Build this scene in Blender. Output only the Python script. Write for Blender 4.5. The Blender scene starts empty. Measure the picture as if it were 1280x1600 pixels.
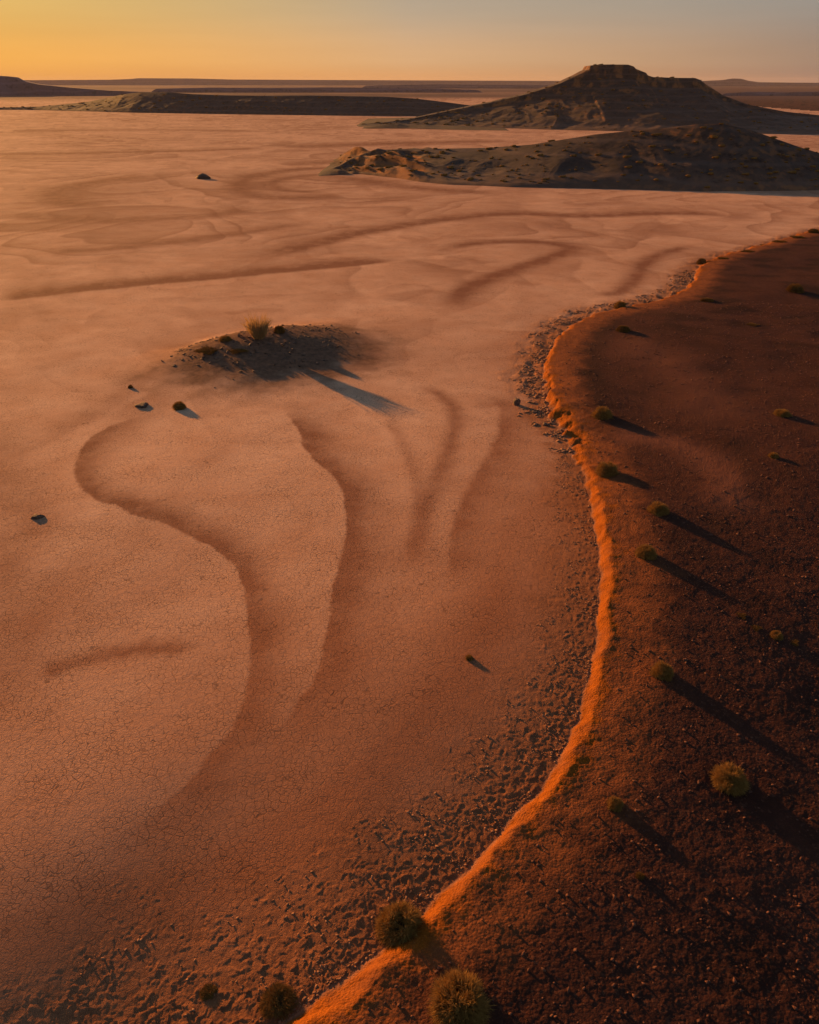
import bpy, math, random
import numpy as np

PI = math.pi
sc = bpy.context.scene
COL = sc.collection
random.seed(4)

# ------------------------------------------------------------------ camera
F, CX, CY, HZ, CAMZ = 1300.0, 640.0, 800.0, 127.0, 16.0
PITCH = math.atan((CY - HZ) / F)
CP, SP = math.cos(PITCH), math.sin(PITCH)
SUN_EL = math.radians(10.0)
SUN_AZ = math.radians(-41.0)                 # measured from +Y, negative = to the left
SX, SY = math.sin(SUN_AZ), math.cos(SUN_AZ)  # horizontal direction towards the sun
EXPO = 1.26

cam = bpy.data.cameras.new('camera')
cam_ob = bpy.data.objects.new('camera', cam)
COL.objects.link(cam_ob)
cam.sensor_fit = 'VERTICAL'
cam.sensor_height = 36.0
cam.lens = F / 1600.0 * 36.0
cam.clip_start, cam.clip_end = 0.1, 20000.0
cam_ob.location = (0, 0, CAMZ)
cam_ob.rotation_euler = (PI / 2 - PITCH, 0, 0)
sc.camera = cam_ob


def ray(px, py):
    dx = (np.asarray(px, float) - CX) / F
    dy = (CY - np.asarray(py, float)) / F
    return dx, CP + dy * SP, -SP + dy * CP


def on_plane(px, py, z=0.0):
    dx, dyw, dz = ray(px, py)
    t = (z - CAMZ) / dz
    return dx * t, dyw * t


def at_dist(px, py, Y):
    dx, dyw, dz = ray(px, py)
    t = np.asarray(Y, float) / dyw
    return dx * t, CAMZ + dz * t


# ------------------------------------------------------------------ noise
def hash2(ix, iy, seed):
    h = (ix.astype(np.int64) * 374761393 + iy.astype(np.int64) * 668265263 + seed * 974634777) & 0xFFFFFFFF
    h = ((h ^ (h >> 13)) * 1274126177) & 0xFFFFFFFF
    h = h ^ (h >> 16)
    return (h & 0xFFFFFF).astype(np.float64) / float(0xFFFFFF)


def vnoise(x, y, seed=0):
    """gradient noise, about -0.7 .. 0.7"""
    ix, iy = np.floor(x), np.floor(y)
    fx, fy = x - ix, y - iy
    ux = fx * fx * fx * (fx * (fx * 6 - 15) + 10)
    uy = fy * fy * fy * (fy * (fy * 6 - 15) + 10)

    def g(ox, oy):
        a = hash2(ix + ox, iy + oy, seed) * 2 * PI
        return np.cos(a) * (fx - ox) + np.sin(a) * (fy - oy)
    a = g(0, 0) + (g(1, 0) - g(0, 0)) * ux
    b = g(0, 1) + (g(1, 1) - g(0, 1)) * ux
    return a + (b - a) * uy


def fbm(x, y, oct=4, seed=0, lac=2.03, gain=0.5):
    s = np.zeros_like(x, dtype=float)
    a = 1.0
    for k in range(oct):
        s += a * vnoise(x, y, seed + k * 17)
        x = x * lac + 11.3
        y = y * lac - 7.7
        a *= gain
    return s


def worley(x, y, seed=0):
    """F1, F2, id hash, offset to the nearest seed"""
    ix, iy = np.floor(x), np.floor(y)
    f1 = np.full(x.shape, 9.0)
    f2 = np.full(x.shape, 9.0)
    idh = np.zeros(x.shape)
    ox_ = np.zeros(x.shape)
    oy_ = np.zeros(x.shape)
    for ox in (-1, 0, 1):
        for oy in (-1, 0, 1):
            cx, cy = ix + ox, iy + oy
            dx = cx + 0.1 + 0.8 * hash2(cx, cy, seed) - x
            dy = cy + 0.1 + 0.8 * hash2(cx, cy, seed + 5) - y
            d = np.sqrt(dx * dx + dy * dy)
            near = d < f1
            f2 = np.where(near, f1, np.minimum(f2, d))
            idh = np.where(near, hash2(cx, cy, seed + 9), idh)
            ox_ = np.where(near, dx, ox_)
            oy_ = np.where(near, dy, oy_)
            f1 = np.where(near, d, f1)
    return f1, f2, idh, ox_, oy_


def sstep(a, b, x):
    t = np.clip((x - a) / (b - a), 0, 1)
    return t * t * (3 - 2 * t)


def splus(x, w):
    return w * np.logaddexp(0.0, x / w)


def catmull(pts, n=8):
    P = np.array(pts, float)
    P = np.vstack([2 * P[0] - P[1], P, 2 * P[-1] - P[-2]])
    out = []
    for i in range(1, len(P) - 2):
        for k in range(n):
            t = k / n
            p0, p1, p2, p3 = P[i - 1], P[i], P[i + 1], P[i + 2]
            out.append(0.5 * (2 * p1 + (p2 - p0) * t + (2 * p0 - 5 * p1 + 4 * p2 - p3) * t * t + (3 * p1 - p0 - 3 * p2 + p3) * t ** 3))
    out.append(P[-2])
    return np.array(out)


def poly_dist(x, y, P, rmax):
    """distance to a polyline, positive on the right of its direction; param 0..1 (index)"""
    best = np.full(x.shape, rmax * 1.0)
    sgn = np.ones(x.shape)
    par = np.zeros(x.shape)
    bx0, bx1 = P[:, 0].min() - rmax, P[:, 0].max() + rmax
    by0, by1 = P[:, 1].min() - rmax, P[:, 1].max() + rmax
    idx = np.nonzero((x > bx0) & (x < bx1) & (y > by0) & (y < by1))[0]
    if not len(idx):
        return best * sgn, par
    xs, ys = x[idx], y[idx]
    b, s, p = best[idx], sgn[idx], par[idx]
    n = len(P) - 1
    order = np.argsort(ys)
    yso = ys[order]
    for i in range(n):
        ax, ay = P[i]
        dx, dy = P[i + 1] - P[i]
        l2 = dx * dx + dy * dy + 1e-12
        lo = np.searchsorted(yso, min(ay, ay + dy) - rmax)
        hi = np.searchsorted(yso, max(ay, ay + dy) + rmax)
        if hi <= lo:
            continue
        k = order[lo:hi]
        xx, yy = xs[k] - ax, ys[k] - ay
        t = np.clip((xx * dx + yy * dy) / l2, 0, 1)
        ex, ey = xx - t * dx, yy - t * dy
        d = np.sqrt(ex * ex + ey * ey)
        m = d < b[k]
        km = k[m]
        b[km] = d[m]
        s[km] = np.where(dx * ey[m] - dy * ex[m] < 0, 1.0, -1.0)
        p[km] = (i + t[m]) / n
    best[idx], sgn[idx], par[idx] = b, s, p
    return best * sgn, par


# ------------------------------------------------------------------ the lie of the land
def macro(x, y):
    """made-up slope away from the sun, shaped to dim the ground towards the viewer"""
    q = x * SX + y * SY
    u = 17.5 - q
    drop = np.where(u < 0, 0, np.where(u < 8, u * u / 16.0, u - 4.0)) * .100
    drop = drop + .13 * splus(15.2 - q, 1.3) * sstep(-1.0, -7.0, x)          # added hollow that turns the near left corner out of the sun
    return -3.6 * (1 - np.exp(-drop / 3.6))


def on_macro(px, py):
    z = 0.0
    for _ in range(25):
        x, y = on_plane(px, py, z)
        z = .4 * z + .6 * macro(x, y)
    return x, y


# ------------------------------------------------------------------ the shore bank
BANK_PX = [(-900, 2600), (-200, 2060), (170, 1800), (330, 1680), (435, 1603), (500, 1553), (570, 1500), (618, 1462), (668, 1412),
           (735, 1345), (800, 1280), (858, 1210), (898, 1130), (920, 1050), (931, 980), (936, 900), (930, 840),
           (921, 790), (911, 757), (899, 725), (890, 695), (874, 668), (858, 645), (850, 612), (849, 580),
           (858, 547), (880, 520), (915, 498), (960, 485), (1010, 475), (1055, 460), (1078, 443), (1088, 424),
           (1106, 409), (1150, 395), (1200, 382), (1240, 370), (1285, 358), (1400, 336), (1700, 312), (2600, 292)]
_px = catmull(BANK_PX, 6)
BANK = np.array(on_macro(_px[:, 0], np.minimum(_px[:, 1], 2600))).T
_bt = np.linspace(0, 1, len(BANK))
_row = _px[:, 1]                                            # only used as a parameter along the bank
# along the bank: (row, height, face width, clod width, raggedness)
_K = np.array([(280, .2, .7, .5, .4), (400, .32, .5, 2.2, .40), (480, .20, .34, 3.2, .30), (560, .27, .36, 2.6, .30), (640, .50, .50, 2.0, .45),
               (690, .22, .7, 1.3, .65), (740, .24, .45, 1.6, .45), (800, .40, .5, 2.3, .12), (900, .34, .44, 2.4, .10), (1100, .30, .40, 2.9, .10),
               (1300, .30, .44, 3.0, .11), (1450, .34, .58, 3.7, .12), (1600, .42, .85, 4.8, .10), (2600, .4, .9, 7, .1)])
_HB, _WB, _CB, _RB = [np.interp(_row, _K[:, 0], _K[:, i]) for i in (1, 2, 3, 4)]

# the island mound on the pan
MX, MY = on_plane(420, 550)


def mound(x, y):
    # long axis across the sun, steep on the sunny side, long easy slope in the lee
    dx, dy = x - MX, y - MY
    a = dx * SX + dy * SY                # towards the sun
    b = dx * SY - dy * SX                # across it
    wob = fbm(x * .25, y * .25, 2, 71) * .9
    a = a + wob - 1.2
    ra = np.where(a > 0, a / 2.6, -a / 4.9)
    rb = b / 5.6
    e = np.exp(-(ra ** 2) * 1.1 - np.abs(rb) ** 2.6)
    return e


def terrain(x, y, detail=True):
    """height and surface masks at world points"""
    x = np.asarray(x, float)
    y = np.asarray(y, float)
    n = {}
    jit = fbm(x * 1.1, y * 1.1, 4, 3)
    jit2 = fbm(x * .30, y * .30, 3, 8)
    d0, par = poly_dist(x, y, BANK, 45.0)
    lone = np.abs(d0) >= 44.9
    d0 = np.where(lone, np.where(x > np.interp(y, BANK[:, 1], BANK[:, 0]), 45.0, -45.0), d0)
    hb, wb, cb, rb = [np.interp(par, _bt, k) for k in (_HB, _WB, _CB, _RB)]
    d = d0 + rb * (1.1 * jit + .5 * jit2) * np.exp(-(d0 / 3.0) ** 2)
    # land rises over the bank face, goes on gently, tips over a low crest and falls away from the sun
    vb = fbm(x * .7 + 9, y * .7, 3, 95)
    wb = wb * (1.02 + .5 * vb)
    hb = hb * (1 + .22 * fbm(x * .45, y * .45 + 4, 3, 96) * np.exp(-(d0 / 2.6) ** 2))
    deep = sstep(1.2, 6.0, d)
    hb = hb * (1 - deep) + .33 * deep
    wb = wb * (1 - deep) + .5 * deep
    inland = np.maximum(d, 0)
    face = sstep(0.0, 1.0, d / wb)
    rise = .03 * inland - .055 * splus(inland - 2.4, .5) + .01 * splus(inland - 18, 3.0)
    hland = hb * face + (rise + .055 * splus(np.array(-2.4), .5)) * sstep(0, 2, d)
    roll = fbm(x * .13, y * .13, 3, 21) * .20 + fbm(x * .5, y * .5, 2, 22) * .03
    land = sstep(-.05, .25, d)
    a_, b_ = (x - MX) * SX + (y - MY) * SY, (x - MX) * SY - (y - MY) * SX
    a_ = a_ + fbm(x * .5, y * .5, 4, 72) * 1.8
    b_ = b_ + fbm(x * .5 + 9, y * .5, 4, 73) * 1.8
    n['msoil'] = np.exp(-(np.where(a_ > 0, a_ / 4.0, a_ / 7.4)) ** 2 * 1.2 - np.abs(b_ / 7.4) ** 2.4)
    h = macro(x, y) + hland + roll * sstep(1.5, 7, d) * .75
    # small swell of the pan itself
    h = h + fbm(x * .06, y * .06, 3, 31) * .05 * (1 - land)
    e = mound(x, y)
    h = h + e * (1.15 + .04 * fbm(x * .5, y * .5, 2, 77)) + sstep(.1, .5, e) * .016 * fbm(x * 2.2, y * 2.2, 4, 78)
    n['land'] = land
    n['dist'] = d
    n['mound'] = e
    n['face'] = sstep(.02, .25, d / wb) * (1 - sstep(.65, 2.1, d / wb + 1.1 * fbm(x * 2.2, y * 2.2, 4, 92)))
    s = -d
    wj = 1 + .45 * jit2 + .2 * jit
    clod = sstep(1.15, .1, s / (cb * wj)) * sstep(-.06, .05, s)
    n['clod'] = clod
    if not detail:
        return h, n
    dist = np.hypot(x, y)
    near = 1 - sstep(36, 58, dist)
    lr = sstep(.45, 1.1, d / wb)
    # disturbed mud below the bank and stony red ground: tilted plates and crumbs
    k = np.nonzero((near > .01) & ((clod > .01) | (lr > .01)))[0]
    if len(k):
        X, Y = x[k], y[k]
        wx = X + .13 * fbm(X * 3.1, Y * 3.1, 3, 41)
        wy = Y + .13 * fbm(X * 3.1 + 50, Y * 3.1, 3, 42)
        f1, f2, idh, ox, oy = worley(wx / .17, wy / .17, 51)
        ang = idh * 2 * PI * 7.0
        plate = (idh - .45) * .9 + (ox * np.cos(ang) + oy * np.sin(ang)) * 1.3
        edge = sstep(0.0, .20, f2 - f1)
        g1, g2, gid, gx, gy = worley(X / .07, Y / .07, 61)
        crumb = (gid - .3) * sstep(0, .3, g2 - g1)
        rough = fbm(X * 2.0, Y * 2.0, 4, 44)
        c_amp = clod[k] * (0.35 + .9 * sstep(-.35, .55, rough + .45 * sstep(.7, .0, (s / cb)[k])))
        h[k] += near[k] * c_amp * (.0145 * edge * plate + .007 * crumb - .003 + .010 * rough)
        h[k] += near[k] * lr[k] * (.006 * crumb + .005 * edge * plate + .016 * rough)
    # big broken slabs at the foot of the far bank
    upper = sstep(40, 50, dist) * (1 - sstep(120, 170, dist)) * clod
    k = np.nonzero(upper > .01)[0]
    if len(k):
        f1, f2, idh, ox, oy = worley((x[k] + .3 * jit[k]) / .75, (y[k] + .3 * jit2[k]) / 1.0, 55)
        ang = idh * 2 * PI * 5.0
        slab = ((idh - .45) + .9 * (ox * np.cos(ang) + oy * np.sin(ang))) * sstep(0, .25, f2 - f1)
        h[k] += upper[k] * (.085 * slab + .07 * jit[k])
    # face of the bank: little runnels
    k = np.nonzero((n['face'] > .01) & (near > .01))[0]
    if len(k):
        h[k] += n['face'][k] * near[k] * .028 * fbm(x[k] * 3.5, y[k] * 3.5, 4, 93)
    return h, n


def ground_z(x, y):
    h, _ = terrain(np.array([x]), np.array([y]), True)
    return float(h[0])


def place(px, py):
    """world point on the real terrain seen at that spot of the photograph"""
    z = 0.0
    for _ in range(12):
        x, y = on_plane(px, py, z)
        z = .5 * z + .5 * float(terrain(np.array([x]), np.array([y]), False)[0][0])
    x, y = float(x), float(y)
    return x, y, ground_z(x, y)


# ------------------------------------------------------------------ node helpers
class NT:
    def __init__(s, tree):
        s.t = tree
        s.t.nodes.clear()

    def n(s, typ, **kw):
        nd = s.t.nodes.new(typ)
        for k, v in kw.items():
            if k == 'i':
                for kk, vv in v.items():
                    s.set(nd, kk, vv)
            else:
                setattr(nd, k, v)
        return nd

    def set(s, nd, key, v):
        sock = nd.inputs[key]
        if isinstance(v, bpy.types.NodeSocket):
            s.t.links.new(v, sock)
        else:
            sock.default_value = v

    def math(s, op, a, b=0.0, c=0.0, clamp=False):
        nd = s.n('ShaderNodeMath', operation=op, use_clamp=clamp)
        s.set(nd, 0, a)
        s.set(nd, 1, b)
        s.set(nd, 2, c)
        return nd.outputs[0]

    def mix(s, f, a, b, blend='MIX'):
        nd = s.n('ShaderNodeMix', data_type='RGBA', blend_type=blend, clamp_factor=True)
        s.set(nd, 0, f)
        s.set(nd, 6, a)
        s.set(nd, 7, b)
        return nd.outputs[2]

    def ramp(s, f, stops, interp='LINEAR'):
        nd = s.n('ShaderNodeValToRGB')
        nd.color_ramp.interpolation = interp
        el = nd.color_ramp.elements
        while len(el) < len(stops):
            el.new(0.5)
        for e, (p, c) in zip(el, stops):
            e.position = p
            e.color = (c, c, c, 1) if isinstance(c, (int, float)) else (*c, 1)
        s.set(nd, 0, f)
        return nd.outputs[0]

    def noise(s, vec, scale, detail=4, rough=.55, dist=0.0):
        nd = s.n('ShaderNodeTexNoise', i={'Vector': vec, 'Scale': scale, 'Detail': detail, 'Roughness': rough, 'Distortion': dist})
        return nd.outputs[0]

    def attr(s, name):
        return s.n('ShaderNodeAttribute', attribute_name=name).outputs['Fac']


def new_mat(name):
    m = bpy.data.materials.new(name)
    m.use_nodes = True
    return m, NT(m.node_tree)


def rgb(c):
    return (*c, 1.0)


# ------------------------------------------------------------------ materials
def mat_ground():
    m, t = new_mat('desert_ground')
    pos = t.n('ShaderNodeNewGeometry').outputs['Position']
    land, silt, clod, face, mnd, scrub, dim_dust = [t.attr(k) for k in ('land', 'silt', 'clod', 'face', 'mound', 'scrub', 'dim_dust')]
    n1 = t.noise(pos, .35, 5, .6)
    n2 = t.noise(pos, 3.0, 5, .65)
    n3 = t.noise(pos, 22.0, 4, .7)
    # pale clay of the pan, darker silt streaks
    clay = t.mix(t.ramp(n1, [(.35, 0.0), (.68, 1.0)]), rgb((.66, .395, .255)), rgb((.58, .318, .192)))
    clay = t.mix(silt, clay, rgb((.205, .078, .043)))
    clay = t.mix(dim_dust, clay, rgb((.31, .120, .056)))  # foreground dimming painted into the clay colour, with reddish dust by the bank
    clay = t.mix(t.math('MULTIPLY', t.ramp(n3, [(.3, 1.0), (.6, 0.0)]), .22), clay, rgb((.24, .125, .075)))
    # shrinkage cracks
    wv = t.n('ShaderNodeVectorMath', operation='ADD')
    nv = t.n('ShaderNodeTexNoise', i={'Vector': pos, 'Scale': 3.1, 'Detail': 2.0})
    sub = t.n('ShaderNodeVectorMath', operation='SUBTRACT')
    t.set(sub, 0, nv.outputs[1])
    t.set(sub, 1, (.5, .5, .5))
    sca = t.n('ShaderNodeVectorMath', operation='SCALE')
    t.set(sca, 0, sub.outputs[0])
    t.set(sca, 'Scale', .12)
    t.set(wv, 0, pos)
    t.set(wv, 1, sca.outputs[0])
    v1 = t.n('ShaderNodeTexVoronoi', feature='DISTANCE_TO_EDGE', i={'Vector': wv.outputs[0], 'Scale': 7.0, 'Randomness': .95})
    v2 = t.n('ShaderNodeTexVoronoi', feature='DISTANCE_TO_EDGE', i={'Vector': wv.outputs[0], 'Scale': 15.0, 'Randomness': 1.0})
    crackiness = t.math('MULTIPLY', t.math('SUBTRACT', 1.0, land, clamp=True), t.ramp(t.noise(pos, .5, 3), [(.34, .40), (.60, .95)]))
    cr1 = t.ramp(v1.outputs['Distance'], [(.0, 1.0), (.04, .6), (.085, 0.0)])
    v3 = t.n('ShaderNodeTexVoronoi', feature='DISTANCE_TO_EDGE', i={'Vector': wv.outputs[0], 'Scale': 4.6, 'Randomness': 1.0})
    cr3 = t.ramp(v3.outputs['Distance'], [(.0, 1.0), (.025, .7), (.055, 0.0)])
    cr1 = t.mix(t.ramp(t.noise(pos, .9, 3), [(.46, 0.0), (.56, 1.0)]), cr1, cr3)
    cr2 = t.ramp(v2.outputs['Distance'], [(.0, 1.0), (.10, 0.0)])
    crack = t.math('MULTIPLY', t.math('MAXIMUM', t.math('MULTIPLY', cr1, .70), t.math('MULTIPLY', cr2, .20)), crackiness)
    clay = t.mix(crack, clay, rgb((.075, .035, .022)))
    # disturbed mud by the bank
    vc = t.n('ShaderNodeTexVoronoi', feature='F1', i={'Vector': wv.outputs[0], 'Scale': 6.0})
    mudmix = t.ramp(n2, [(.35, 0.0), (.65, 1.0)])
    mud = t.mix(mudmix, rgb((.16, .056, .022)), rgb((.29, .105, .040)))
    mud = t.mix(t.math('MULTIPLY', vc.outputs['Color'], .45), mud, rgb((.11, .042, .020)))
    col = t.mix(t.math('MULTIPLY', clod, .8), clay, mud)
    # stony red land
    vs = t.n('ShaderNodeTexVoronoi', feature='F1', i={'Vector': pos, 'Scale': 15.0})
    stones = t.ramp(t.n('ShaderNodeSeparateColor', i={0: vs.outputs['Color']}).outputs[0], [(.86, 0.0), (.97, 1.0)])
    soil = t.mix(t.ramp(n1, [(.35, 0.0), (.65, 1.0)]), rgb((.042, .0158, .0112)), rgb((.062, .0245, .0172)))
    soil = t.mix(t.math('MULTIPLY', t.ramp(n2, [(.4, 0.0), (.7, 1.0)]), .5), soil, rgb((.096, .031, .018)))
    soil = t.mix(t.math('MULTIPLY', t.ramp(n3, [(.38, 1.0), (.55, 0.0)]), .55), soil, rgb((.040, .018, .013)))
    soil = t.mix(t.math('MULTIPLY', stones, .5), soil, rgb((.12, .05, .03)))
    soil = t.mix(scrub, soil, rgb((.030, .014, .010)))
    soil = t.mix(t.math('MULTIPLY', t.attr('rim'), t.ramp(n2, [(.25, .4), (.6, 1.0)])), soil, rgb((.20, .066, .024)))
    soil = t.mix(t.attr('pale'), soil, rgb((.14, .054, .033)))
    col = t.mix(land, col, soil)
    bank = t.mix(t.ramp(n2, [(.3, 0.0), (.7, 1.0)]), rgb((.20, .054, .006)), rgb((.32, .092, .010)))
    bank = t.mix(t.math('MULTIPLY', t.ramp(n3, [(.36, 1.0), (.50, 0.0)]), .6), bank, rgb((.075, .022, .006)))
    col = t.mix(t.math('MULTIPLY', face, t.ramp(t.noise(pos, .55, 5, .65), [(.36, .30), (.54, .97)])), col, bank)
    # dark soil of the island
    col = t.mix(mnd, col, t.mix(t.ramp(n2, [(.35, 0.0), (.65, 1.0)]), rgb((.105, .054, .034)), rgb((.20, .10, .06))))
    # far plains: scrub grown
    col = t.mix(t.math('MULTIPLY', t.attr('plain'), 1.0), col, rgb((.066, .036, .036)))
    bs = t.n('ShaderNodeBsdfPrincipled')
    t.set(bs, 'Base Color', col)
    t.set(bs, 'Roughness', .92)
    t.set(bs, 'Specular IOR Level', .02)
    # relief
    hgt = t.math('MULTIPLY', crack, -.016)
    hgt = t.math('ADD', hgt, t.math('MULTIPLY', n3, .022))
    hgt = t.math('ADD', hgt, t.math('MULTIPLY', n2, .030))
    grit = t.noise(pos, 55.0, 3, .6)
    rough = t.math('ADD', t.math('MULTIPLY', t.math('MAXIMUM', land, clod), 1.3), .20)
    hgt = t.math('ADD', hgt, t.math('MULTIPLY', t.math('MULTIPLY', grit, .020), rough))
    hgt = t.math('ADD', hgt, t.math('MULTIPLY', t.math('MULTIPLY', vs.outputs['Distance'], -.30), t.math('MULTIPLY', land, .12)))
    bp = t.n('ShaderNodeBump', i={'Strength': .85, 'Distance': 1.0})
    t.set(bp, 'Height', hgt)
    t.set(bs, 'Normal', bp.outputs[0])
    out = t.n('ShaderNodeOutputMaterial')
    t.set(out, 'Surface', bs.outputs[0])
    return m


def mat_hill(name, dark, light, rock, scale):
    m, t = new_mat(name)
    geo = t.n('ShaderNodeNewGeometry')
    pos = geo.outputs['Position']
    n1 = t.noise(pos, .05 * scale, 6, .65)
    n2 = t.noise(pos, .6 * scale, 5, .7)
    col = t.mix(t.ramp(n1, [(.38, 0.0), (.62, 1.0)]), rgb(dark), rgb(light))
    nz = t.n('ShaderNodeSeparateXYZ', i={0: geo.outputs['True Normal']}).outputs[2]
    steep = t.ramp(nz, [(.80, 1.0), (.95, 0.0)])
    col = t.mix(t.math('MULTIPLY', steep, t.attr('rock')), col, rgb(rock))
    col = t.mix(t.math('MULTIPLY', t.ramp(n2, [(.52, 0.0), (.62, 1.0)]), .7), col, rgb([c * .35 for c in dark]))
    zz = t.n('ShaderNodeSeparateXYZ', i={0: pos}).outputs[2]
    wv_ = t.math('SINE', t.math('ADD', t.math('MULTIPLY', zz, 2.6 * scale), t.math('MULTIPLY', n1, 9.0)))
    col = t.mix(t.math('MULTIPLY', t.ramp(wv_, [(.55, 0.0), (.95, 1.0)]), .45), col, rgb([c * 1.7 for c in light]))
    col = t.mix(t.math('MULTIPLY', t.attr('fan'), .75), col, rgb((.19, .095, .058)))
    bs = t.n('ShaderNodeBsdfPrincipled', i={'Base Color': col, 'Roughness': .95, 'Specular IOR Level': .1})
    bp = t.n('ShaderNodeBump', i={'Strength': .08, 'Distance': 1.0 / scale})
    t.set(bp, 'Height', t.math('ADD', t.math('MULTIPLY', n2, 1.2), t.noise(pos, 2.5 * scale, 3)))
    t.set(bs, 'Normal', bp.outputs[0])
    out = t.n('ShaderNodeOutputMaterial')
    t.set(out, 'Surface', bs.outputs[0])
    return m


def mat_plant(name, ca, cb, trans):
    m, t = new_mat(name)
    pos = t.n('ShaderNodeTexCoord').outputs['Object']
    col = t.mix(t.ramp(t.noise(pos, 6.0, 3), [(.35, 0.0), (.65, 1.0)]), rgb(ca), rgb(cb))
    d = t.n('ShaderNodeBsdfDiffuse', i={'Color': col, 'Roughness': .6})
    tr = t.n('ShaderNodeBsdfTranslucent', i={'Color': col})
    mx = t.n('ShaderNodeMixShader', i={0: trans})
    t.set(mx, 1, d.outputs[0])
    t.set(mx, 2, tr.outputs[0])
    out = t.n('ShaderNodeOutputMaterial')
    t.set(out, 'Surface', mx.outputs[0])
    return m


def mat_stone(name, ca, cb):
    m, t = new_mat(name)
    pos = t.n('ShaderNodeTexCoord').outputs['Object']
    col = t.mix(t.ramp(t.noise(pos, 5.0, 5), [(.35, 0.0), (.65, 1.0)]), rgb(ca), rgb(cb))
    bs = t.n('ShaderNodeBsdfPrincipled', i={'Base Color': col, 'Roughness': .9, 'Specular IOR Level': .2})
    bp = t.n('ShaderNodeBump', i={'Strength': .6, 'Distance': .05, 'Height': t.noise(pos, 18.0, 5)})
    t.set(bs, 'Normal', bp.outputs[0])
    out = t.n('ShaderNodeOutputMaterial')
    t.set(out, 'Surface', bs.outputs[0])
    return m


M_GROUND = mat_ground()
M_HILL = mat_hill('dark_hill', (.036, .024, .020), (.060, .038, .030), (.22, .085, .030), 1.0)
M_FAR = mat_hill('hazed_far_hill', (.085, .060, .078), (.11, .076, .092), (.11, .07, .08), .25)  # mauve of the distance haze painted into the hill colour
M_LEAF = mat_plant('olive_foliage', (.23, .118, .030), (.40, .21, .055), .14)
M_DARKLEAF = mat_plant('dark_foliage', (.15, .075, .022), (.24, .12, .03), .08)
M_STRAW = mat_plant('straw_foliage', (.34, .20, .075), (.48, .29, .11), .25)
M_TWIG = mat_plant('twig_bark', (.06, .036, .022), (.11, .066, .038), 0.0)
M_ROCK = mat_stone('dark_rock', (.06, .036, .028), (.14, .08, .055))
M_GRAVEL = mat_stone('red_gravel', (.065, .024, .015), (.14, .055, .032))
M_CLOD = mat_stone('dried_mud', (.17, .075, .038), (.33, .16, .085))


# ------------------------------------------------------------------ object helpers
def tag(o, label=None, cat=None, group=None, kind=None):
    if label:
        o['label'] = label
    if cat:
        o['category'] = cat
    if group:
        o['group'] = group
    if kind:
        o['kind'] = kind
    return o


def mesh_from(name, verts, quads=None, tris=None, mat=None, smooth=False):
    me = bpy.data.meshes.new(name)
    verts = np.asarray(verts, np.float32)
    parts, starts, tot, n = [], [], [], 0
    for arr, k in ((quads, 4), (tris, 3)):
        if arr is not None and len(arr):
            arr = np.asarray(arr, np.int32)
            parts.append(arr.ravel())
            starts.append(n + np.arange(len(arr), dtype=np.int32) * k)
            n += arr.size
    loops = np.concatenate(parts)
    starts = np.concatenate(starts)
    me.vertices.add(len(verts))
    me.vertices.foreach_set('co', verts.ravel())
    me.loops.add(len(loops))
    me.loops.foreach_set('vertex_index', loops)
    me.polygons.add(len(starts))
    me.polygons.foreach_set('loop_start', starts)
    if smooth:
        me.polygons.foreach_set('use_smooth', np.ones(len(starts), bool))
    me.update(calc_edges=True)
    if mat:
        me.materials.append(mat)
    return me


def link(name, me, parent=None):
    o = bpy.data.objects.new(name, me)
    COL.objects.link(o)
    if parent:
        o.parent = parent
    return o


def add_attr(me, name, arr):
    a = me.attributes.new(name, 'FLOAT', 'POINT')
    a.data.foreach_set('value', np.asarray(arr, np.float32).ravel())


def grid_faces(nr, nc):
    i = np.arange(nr * nc, dtype=np.int32).reshape(nr, nc)
    return np.stack([i[:-1, :-1], i[:-1, 1:], i[1:, 1:], i[1:, :-1]], -1).reshape(-1, 4)


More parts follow.
